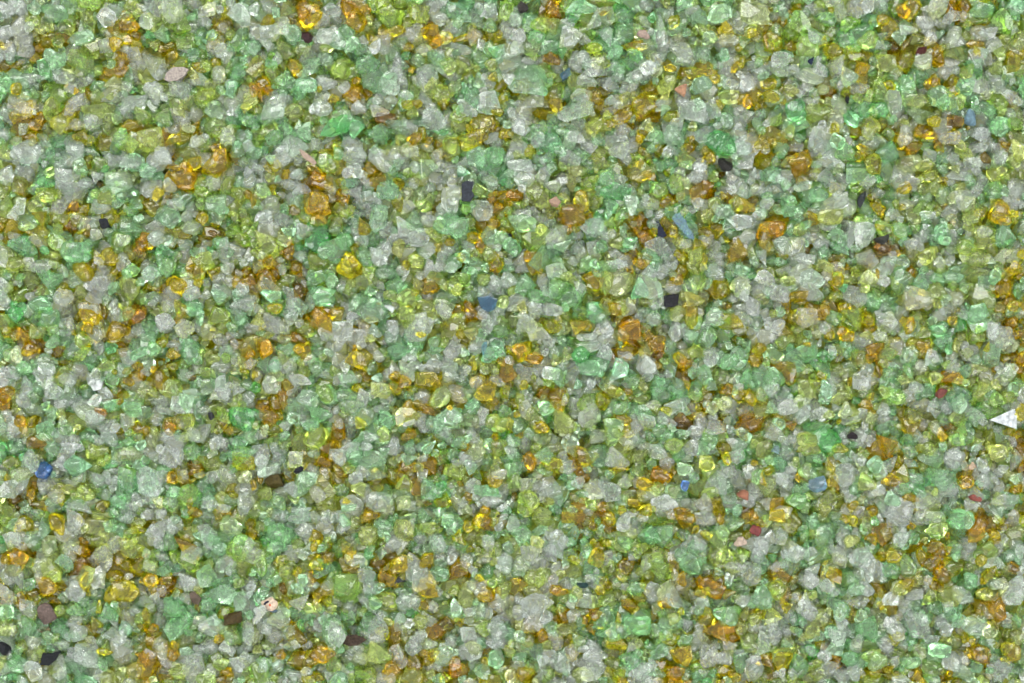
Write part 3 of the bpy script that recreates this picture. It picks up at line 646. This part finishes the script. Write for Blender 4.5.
# ---------------------------------------------------------------- the odd ones out, each read off the photograph
# name, short reference, label, material, tint, x, y, width, height, tilt, style
ODD = [
 ('pink_chip', 'pinkish white chip', 'pinkish white lozenge chip with red veins among clear grains, top left area', 'stone', (0.223,0.186,0.167), 176,74,23,13,20,'block'),
 ('dark_bead', 'dark purple bead', 'tiny round shiny dark purple brown bead, only round dark one', 'black', (0.032,0.015,0.017), 307,37,11.5,11,0,'round'),
 ('tan_rod', 'pinkish tan rod', 'thin straight pinkish tan rod lying aslant, only rod in the bed', 'stone', (0.232,0.167,0.131), 307,157,22,5.5,-37,'block'),
 ('sooty_fragment', 'sooty fragment', 'sooty dark grey fragment cut by the top edge', 'black', (0.025,0.022,0.020), 523,6,10,12,10,'shard'),
 ('pink_grain', 'blush pink grain', 'pale blush pink grain beside a tall clear grain near the top', 'stone', (0.232,0.167,0.140), 644,34,13,9,-15,'round'),
 ('blue_chip', 'grey blue chip', 'small dull grey blue chip above a white clear grain, top centre', 'blue', (0.191,0.336,0.517), 566,74,11,9,25,'shard'),
 ('salmon_chip', 'salmon wedge', 'salmon pink wedge beside a round mint green grain', 'stone', (0.241,0.125,0.074), 681,89,11,12.5,-20,'wedge'),
 ('black_cluster', 'glittering black fragment', 'glittering black fragment under a square deep green grain', 'black', (0.015,0.014,0.013), 726,164,14,13,0,'shard'),
 ('maroon_fragment', 'maroon fragment', 'ragged dark maroon black fragment, top right area', 'black', (0.042,0.010,0.008), 921,51,13,8,35,'shard'),
 ('navy_speck', 'navy speck', 'tiny angular navy blue speck, topmost of the dark blue pieces', 'black', (0.008,0.013,0.032), 811,61,6,8,0,'wedge'),
 ('black_sliver', 'upright black sliver', 'thin upright black sliver beside clear grains, top right area', 'black', (0.008,0.008,0.010), 848,98,4,10.5,0,'shard'),
 ('slate_blue_pebble', 'slate blue pebble', 'rough slate blue pebble near the right edge', 'stone', (0.074,0.125,0.158), 971,117,12.5,16,-10,'round'),
 ('black_speck', 'black speck', 'small black angular speck left of a pale green grain', 'black', (0.010,0.011,0.014), 104,223,9,10,20,'block'),
 ('slate_block', 'dark slate block', 'upright dark slate grey block, tallest of the dark pieces', 'black', (0.021,0.024,0.032), 468,191,11,20,-5,'block'),
 ('tiny_black_chip', 'tiny black chip', 'tiny blue black chip beside a small green grain, centre top', 'black', (0.008,0.010,0.014), 509,235.5,6,4.5,0,'block'),
 ('white_sliver', 'white sliver', 'small opaque white sliver on a large green grain', 'white', (0.342,0.369,0.356), 389,308,10.5,6,-22,'wedge'),
 ('blue_lump', 'steel blue lump', 'steel blue lump half under clear grains, centre of the bed', 'blue', (0.116,0.279,0.460), 487.5,304,19,15,-10,'shard'),
 ('dusty_pink_grain', 'dusty pink grain', 'dusty pink grain beside a dark amber lump, above centre', 'stone', (0.205,0.131,0.093), 555,201.5,11.5,11,0,'block'),
 ('navy_shard', 'navy shard', 'pointed navy black shard beside the long blue flake', 'black', (0.008,0.011,0.025), 661.5,229,8,16,28,'wedge'),
 ('blue_flake', 'long blue flake', 'long translucent sky blue flake lying aslant, longest of the blue pieces', 'blue', (0.479,0.676,0.927), 683,226,11,29,38,'block'),
 ('black_cube', 'black cube', 'squarish matt black grain beside a clear cluster, right of centre', 'black', (0.011,0.010,0.013), 671.5,300.5,14.5,13,3,'block'),
 ('charcoal_splinter', 'charcoal splinter', 'charcoal splinter sticking out behind a lime grain', 'black', (0.021,0.024,0.025), 862,199,7,18,-15,'shard'),
 ('dark_wedge', 'dark grey wedge', 'dark grey wedge in the hollow beside a clear cluster', 'black', (0.028,0.029,0.025), 882,240,15,9,25,'wedge'),  # its dark colour stands in for shadow in the hollow
 ('white_chip', 'opaque white chip', 'opaque white lozenge chip near the left edge', 'white', (0.383,0.397,0.397), 95,384,14.5,15.5,15,'block'),
 ('dark_glint', 'black and white speck', 'tiny dark speck with a white glint above an amber grain', 'black', (0.021,0.021,0.025), 210.5,416.5,5.5,8,15,'block'),
 ('cobalt_lump', 'cobalt blue lump', 'bright cobalt blue lump beside a round clear grain, brightest blue piece', 'blue', (0.080,0.230,0.607), 43,469.5,16.5,18.5,-10,'shard'),
 ('pale_blue_block', 'pale blue block', 'upright pale aqua blue block above a yellow grain, near the centre', 'blue', (0.336,0.590,0.676), 484.5,349.5,7,14.5,0,'block'),
 ('black_pellet', 'black pellet', 'small round black pellet under a clear grain and beside amber', 'black', (0.010,0.010,0.014), 299,470,9.5,8,0,'round'),
 ('blue_speck', 'blue speck', 'small bright blue speck under two clear grains', 'blue', (0.191,0.358,0.774), 685,486,8.5,10.5,-10,'shard'),
 ('orange_pink_chip', 'orange pink chip', 'opaque orange pink chip between clear grains, lower right area', 'stone', (0.200,0.078,0.046), 743,495.5,11.5,10.5,0,'wedge'),
 ('brick_red_chip', 'brick red chip', 'rough brick red chip above a clear grain near the right edge', 'stone', (0.106,0.028,0.023), 942,393,12,9,25,'block'),
 ('white_triangle', 'white triangle', 'flat opaque white triangle with sharp corners at the right edge', 'white', (0.356,0.369,0.390), 1003.5,419,25,18,8,'wedge'),
 ('dark_crumb', 'dark purple crumb', 'dark purple black crumb under a grey glassy flake', 'black', (0.014,0.010,0.013), 853,436,10,8,10,'shard'),
 ('powder_blue_flake', 'powder blue flake', 'powder blue flake with white edges below a big round clear grain', 'blue', (0.358,0.517,0.725), 818,485,17.5,14,15,'shard'),
 ('faded_blue_bit', 'faded blue bit', 'faded grey blue bit half under a round clear grain', 'blue', (0.420,0.572,0.650), 776,450,8,8,0,'round'),
 ('red_splinter', 'red splinter', 'narrow red splinter with pink edge lying almost level', 'stone', (0.138,0.034,0.025), 976,498.5,13,6,-20,'block'),
 ('peach_speck', 'peach speck', 'tiny peach speck beside small clear grains near the right edge', 'stone', (0.288,0.209,0.149), 972.5,466,8,8,0,'round'),
 ('mauve_lump', 'mauve brown lump', 'rough mauve brown stony lump in the lower left area', 'stone', (0.079,0.053,0.046), 45,614,18,20,20,'round'),
 ('black_lump', 'black lump', 'round matt black lump cut by the left edge', 'black', (0.010,0.010,0.013), 3.5,649.5,13,14,0,'round'),
 ('black_nugget', 'jet black nugget', 'jet black angular nugget with two points, lower left corner', 'black', (0.007,0.008,0.010), 49.5,658.5,19,13,15,'shard'),
 ('peach_sliver', 'peach sliver', 'flat peach sliver beside a mint grain, lower left corner', 'stone', (0.223,0.149,0.093), 41.5,631,16,7,15,'block'),
 ('slate_sliver', 'slate wedge', 'slate grey wedge wedged beside two amber grains, bottom area', 'black', (0.025,0.029,0.035), 399,580,10.5,8,25,'wedge'),
 ('brown_fragment', 'dark brown fragment', 'pointed dark brown fragment lying level, bottom area', 'black', (0.035,0.022,0.015), 355,641,23,10.5,-5,'wedge'),
 ('red_grain', 'crimson grain', 'rounded crimson red grain beside a peach pebble', 'stone', (0.132,0.029,0.029), 756,531,11.5,11,0,'round'),
 ('peach_pebble', 'peach pebble', 'smooth opaque peach pebble beside the crimson grain', 'stone', (0.307,0.232,0.186), 740.5,542,12.5,10,0,'round'),
 ('teal_black_chip', 'teal black chip', 'low teal black chip under a clear grain, bottom area', 'black', (0.010,0.028,0.028), 583,586,11,6.5,5,'block'),
 ('taupe_crumb', 'taupe crumb', 'taupe brown crumb beside an orange grain, lower left area', 'stone', (0.079,0.055,0.042), 195,599.5,12,14,0,'shard'),
 ('umber_fragment', 'umber fragment', 'sparkling umber fragment with many pits, lower left area', 'black', (0.042,0.028,0.010), 233,619,18,14,5,'shard'),
 ('dark_brown_block', 'dark brown block', 'dark olive brown block half under clear grains, left of centre', 'black', (0.042,0.032,0.008), 273,482,20,14,5,'block'),
]
lm = []
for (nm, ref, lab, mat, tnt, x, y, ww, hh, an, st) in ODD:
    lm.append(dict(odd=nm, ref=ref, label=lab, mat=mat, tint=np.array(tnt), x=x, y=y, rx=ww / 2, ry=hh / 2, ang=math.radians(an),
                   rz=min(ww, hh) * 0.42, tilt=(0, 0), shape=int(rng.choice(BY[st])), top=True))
PEB = dict(odd='speckled_pebble', ref='speckled pebble', label='pale peach pebble with black and red specks, bottom left area', mat='stone',
           tint=np.array((.40, .30, .23)), x=269.5, y=605.5, rx=8.2, ry=7.2, ang=0.2, rz=6, tilt=(0, 0), shape=BY['round'][0], top=True)
lm.append(PEB)
OUTLINE = {
    'white_triangle': ([(-15, 0), (9, 12.5), (12, 8), (11.5, -10)], 25, 18.5, 0.04),
    'black_nugget': ([(-9, -6), (-6, 4), (1, 3), (10, 5.5), (6, -2), (0, -6.5)], 19.5, 13.5, 0.05),
    'white_chip': ([(-7, 3), (-1, 8), (7, 4), (5, -6), (-3, -8), (-6, -3)], 12.5, 13.5, 0.12),
    'brown_fragment': ([(-11, -3), (-8, 4), (1, 5), (12, 1), (3, -4), (-5, -5)], 23, 10.5, 0.1),
    'pink_chip': ([(-11, -5), (-9, 1), (-3, 6), (6, 6), (11, 4), (7, -2), (1, -6), (-7, -7)], 23, 14, 0.08),
    'navy_shard': ([(-4, 8), (-1, 6), (5, -6), (2, -8), (-2, -6)], 10, 16.5, 0.1),
    'blue_flake': ([(-11, 8), (-8, 12), (-3, 13), (3, 5), (5, -1), (9, -7), (11, -13), (6, -12), (1, -7), (-5, 0)], 21, 25, 0.05),
    'slate_block': ([(-5, 7), (-1, 10), (5, 9), (4, 0), (6, -4), (2, -10), (-5, -9)], 12, 20, 0.05),
    'black_cube': ([(-7, 5), (3, 7), (7, 6), (6, -4), (1, -7), (-6, -6)], 14.5, 13, 0.14),
    'blue_lump': ([(-9, 6), (1, 7), (9, 4), (6, -5), (0, -7), (-6, -3)], 19, 15, 0.12),
}
for o in lm:
    if o['odd'] in OUTLINE:
        pts, ww, hh, bv = OUTLINE[o['odd']]
        o.update(own=chip(pts, bv), rx=ww / 2, ry=hh / 2, ang=0.0, rz=min(ww, hh) * 0.36)

for i in order:
    g = tops[i]
    if any(((g['x'] - o['x']) / (o['rx'] + 2)) ** 2 + ((g['y'] - o['y']) / (o['ry'] + 2)) ** 2 < 0.7 for o in lm):
        continue
    settle(g, 0.42, 0.30, LEVEL + 5 + rng.uniform(-2, 3))
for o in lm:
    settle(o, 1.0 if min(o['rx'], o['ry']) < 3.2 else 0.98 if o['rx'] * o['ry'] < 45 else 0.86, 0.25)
# small grains that close the gaps between them
for _ in range(4200):
    x, y, h = lowest(14)
    if h > LEVEL - 1:
        continue
    r = float(np.clip(rng.lognormal(math.log(4.8), 0.28), 2.6, 9))
    settle(fill_grain(x, y, r), 0.5, 0.45, LEVEL + 1)

# ---------------------------------------------------------------- meshes


def place(g, lev):
    v, f, smooth = g.get('own') or LIB[lev][g['shape']]
    v = v * np.array((g['rx'], g['ry'], g['rz'])) * 1.06
    v = v @ rotation(g['tilt'][0], g['tilt'][1], 0).T
    if g.get('top'):                              # the outline keeps the size it has in the photograph
        lo, hi = v.min(0), v.max(0)
        v[:, :2] = (v[:, :2] - (lo + hi)[:2] / 2) / ((hi - lo)[:2] / 2) * np.array((g['rx'], g['ry'])) * 1.06
    v = v @ rotation(0, 0, g['ang']).T
    return v * MM, f, smooth


def centre(g):
    return np.array(((g['x'] - 512) * MM, (341.5 - g['y']) * MM, g['z'] * MM))


def mesh(name, V, F, T, mat, smooth=False):
    me = bpy.data.meshes.new(name)
    me.vertices.add(len(V)); me.vertices.foreach_set('co', np.ascontiguousarray(V, np.float32).ravel())
    me.loops.add(F.size); me.loops.foreach_set('vertex_index', np.ascontiguousarray(F, np.int32).ravel())
    me.polygons.add(len(F)); me.polygons.foreach_set('loop_start', np.arange(0, F.size, 3, dtype=np.int32))
    me.update(calc_edges=True)
    me.polygons.foreach_set('use_smooth', np.broadcast_to(np.asarray(smooth, bool), (len(F),)).copy())
    a = me.attributes.new('tint', 'FLOAT_COLOR', 'POINT')
    a.data.foreach_set('color', np.ascontiguousarray(T, np.float32).ravel())
    me.materials.append(mat)
    return me


def add(name, me, loc=(0, 0, 0), parent=None, **props):
    o = bpy.data.objects.new(name, me)
    COL.objects.link(o)
    o.location = loc
    if parent:
        o.parent = parent
    for k, v in props.items():
        if v is not None:
            o[k] = v
    return o


# the surface the bed lies on
bpy_v = np.array([(-70, -55, 0), (70, -55, 0), (70, 55, 0), (-70, 55, 0)], float)
tm = opaque('tray', 0.7)
add('ground', mesh('ground', bpy_v, np.array([(0, 1, 2), (0, 2, 3)]), np.tile((0.36, 0.34, 0.08, 1), (4, 1)), tm), kind='structure')

def FROST():                                      # most are fairly clear, some are frosted all over
    return float(np.clip(rng.gamma(1.6, 0.22), 0.02, 1.0))


for g in grains:
    if 'odd' not in g:
        g['kind'] = KIND[g['code']]
        g['tint'] = np.append(tint(g['code']), FROST())

# which of the loose grains can be seen from above (they get the finer shape)
def buried(g):
    i, j = int((g['x'] + PAD) / CELL), int((g['y'] + PAD) / CELL)
    hh = H[max(j - 1, 0):j + 2, max(i - 1, 0):i + 2]
    return hh.min() > g['z'] + g['rz'] * 1.05 + 2.0

ind = {k: [] for k in ('clear', 'green', 'yellow', 'amber')}
for g in grains:
    if g.get('top') and 'odd' not in g and -4 < g['x'] < 1028 and -4 < g['y'] < 687:
        ind[g['kind']].append(g)
LIMIT = 300


def shown(g):
    """How much of a grain lies open to the sky (square pixels)."""
    sl, q = footprint(g['x'], g['y'], g['rx'], g['ry'], g['ang'])
    cap = g['z'] + g['rz'] * np.sqrt(np.clip(1 - q, 0, 1)) * 0.92
    return float(np.sum((q < 1) & (cap >= H[sl] - 0.4))) * CELL * CELL


for k in ind:
    for g in ind[k]:
        g['open'] = shown(g)
    ind[k] = [g for g in ind[k] if g['open'] > 20]
    ind[k].sort(key=lambda g: -g['open'])
    for g in ind[k][:LIMIT]:
        g['single'] = True

# the rest of each colour, too many to single out
n_hi = 0
for k in ind:
    Vs, Fs, Ts, Ss, base = [], [], [], [], 0
    for g in grains:
        if g.get('kind') != k or g.get('single'):
            continue
        lev = 0 if buried(g) else 1
        n_hi += lev
        v, f, sm = place(g, lev)
        Vs.append(v + centre(g)); Fs.append(f + base); Ts.append(np.tile(g['tint'], (len(v), 1))); Ss.append(np.full(len(f), sm))
        base += len(v)
    add(k + '_crushed_glass', mesh(k + '_crushed_glass', np.vstack(Vs), np.vstack(Fs), np.vstack(Ts), M[k], np.concatenate(Ss)), kind='stuff',
        label='small %s grains filling the bed of crushed glass between the larger ones' % k, category='crushed glass')
print('grains', len(grains), 'base', n_base, 'fine loose', n_hi, {k: len(v) for k, v in ind.items()})

# ---------------------------------------------------------------- labels that lead from a landmark to each grain
ORD = ['first', 'second', 'third', 'fourth', 'fifth', 'sixth', 'seventh', 'eighth', 'ninth', 'tenth', 'eleventh', 'twelfth']
DIRS = ['right of', 'upper right of', 'above', 'upper left of', 'left of', 'lower left of', 'below', 'lower right of']


def toward(o, g):
    return int(round(math.atan2(o['y'] - g['y'], g['x'] - o['x']) / (math.pi / 4))) % 8


WORD = {'clear': 'clear', 'green': 'green', 'yellow': 'yellow', 'amber': 'amber'}
SHADE = {'c': 'clear', 'g': 'pale green', 'G': 'deep green', 'y': 'olive yellow', 'l': 'lime yellow', 'a': 'honey amber', 'o': 'orange amber', 'b': 'brown amber'}
best = {}
for o in lm:
    for k in ind:
        seq = {}
        for g in sorted(ind[k], key=lambda g: (g['x'] - o['x']) ** 2 + (g['y'] - o['y']) ** 2):
            d = toward(o, g)
            seq[d] = seq.get(d, 0) + 1
            dist = math.hypot(g['x'] - o['x'], g['y'] - o['y'])
            sc = (seq[d], dist)
            if id(g) not in best or sc < best[id(g)][0]:
                best[id(g)] = (sc, o['ref'], d)


def describe(g):
    size = g['rx'] * g['ry']
    s = 'large' if size > 105 else ('small' if size < 38 else 'mid-sized')
    a = max(g['rx'], g['ry']) / min(g['rx'], g['ry'])
    sh = 'long ' if a > 1.65 else ''
    (rank, _), ref, d = best[id(g)]
    shade = SHADE[g['code']] if not sh else SHADE[g['code']].split()[-1]
    return '%s %s%s grain, %s %s one %s the %s' % (s, sh, shade, ORD[rank - 1] if rank <= 12 else 'farther', WORD[g['kind']], DIRS[d], ref)


GROUP = {'clear': 'clear glass grains', 'green': 'green glass grains', 'yellow': 'yellow glass grains', 'amber': 'amber glass grains'}
for k in ind:
    for g in ind[k][:LIMIT]:
        v, f, sm = place(g, 1)
        nm = k + '_glass_grain'
        add(nm, mesh(nm, v, f, np.tile(g['tint'], (len(v), 1)), M[k], sm), centre(g), label=describe(g), category='glass grain', group=GROUP[k])

CAT = {'stone': 'chip', 'black': 'dark chip', 'blue': 'blue glass', 'white': 'white chip'}
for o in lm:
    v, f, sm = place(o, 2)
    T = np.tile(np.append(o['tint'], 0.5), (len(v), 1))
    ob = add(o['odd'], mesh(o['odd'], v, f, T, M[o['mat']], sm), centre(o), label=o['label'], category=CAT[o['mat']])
    if o is PEB:                                  # its dark and red specks sit proud of the surface
        for (dx, dy, sx, sy, an, c) in ((-2.6, 3.2, 2.6, 1.3, 0.6, (.012, .014, .03)), (-4.6, 1.6, 1.4, 1.1, 0.2, (.012, .014, .03)),
                                        (0.6, 0.4, 1.1, 1.5, 0.1, (.45, .07, .03)), (4.0, -5.6, 4.2, 1.9, 0.15, (.05, .075, .10))):
            sv = LIB[0][BY['round'][1]][0] * np.array((sx, sy, 0.9)) @ rotation(0, 0, an).T
            dd = np.hypot(v[:, 0] / MM - dx, v[:, 1] / MM - dy) - v[:, 2] / MM * 0.15
            zz = v[np.argmin(dd + np.where(v[:, 2] > -0.1, 0, 99)), 2]
            sp = add('speck', mesh('speck', sv * MM, ICO[1][1], np.tile(c + (1,), (len(sv), 1)), M['black']), (dx * MM, dy * MM, zz), parent=ob)
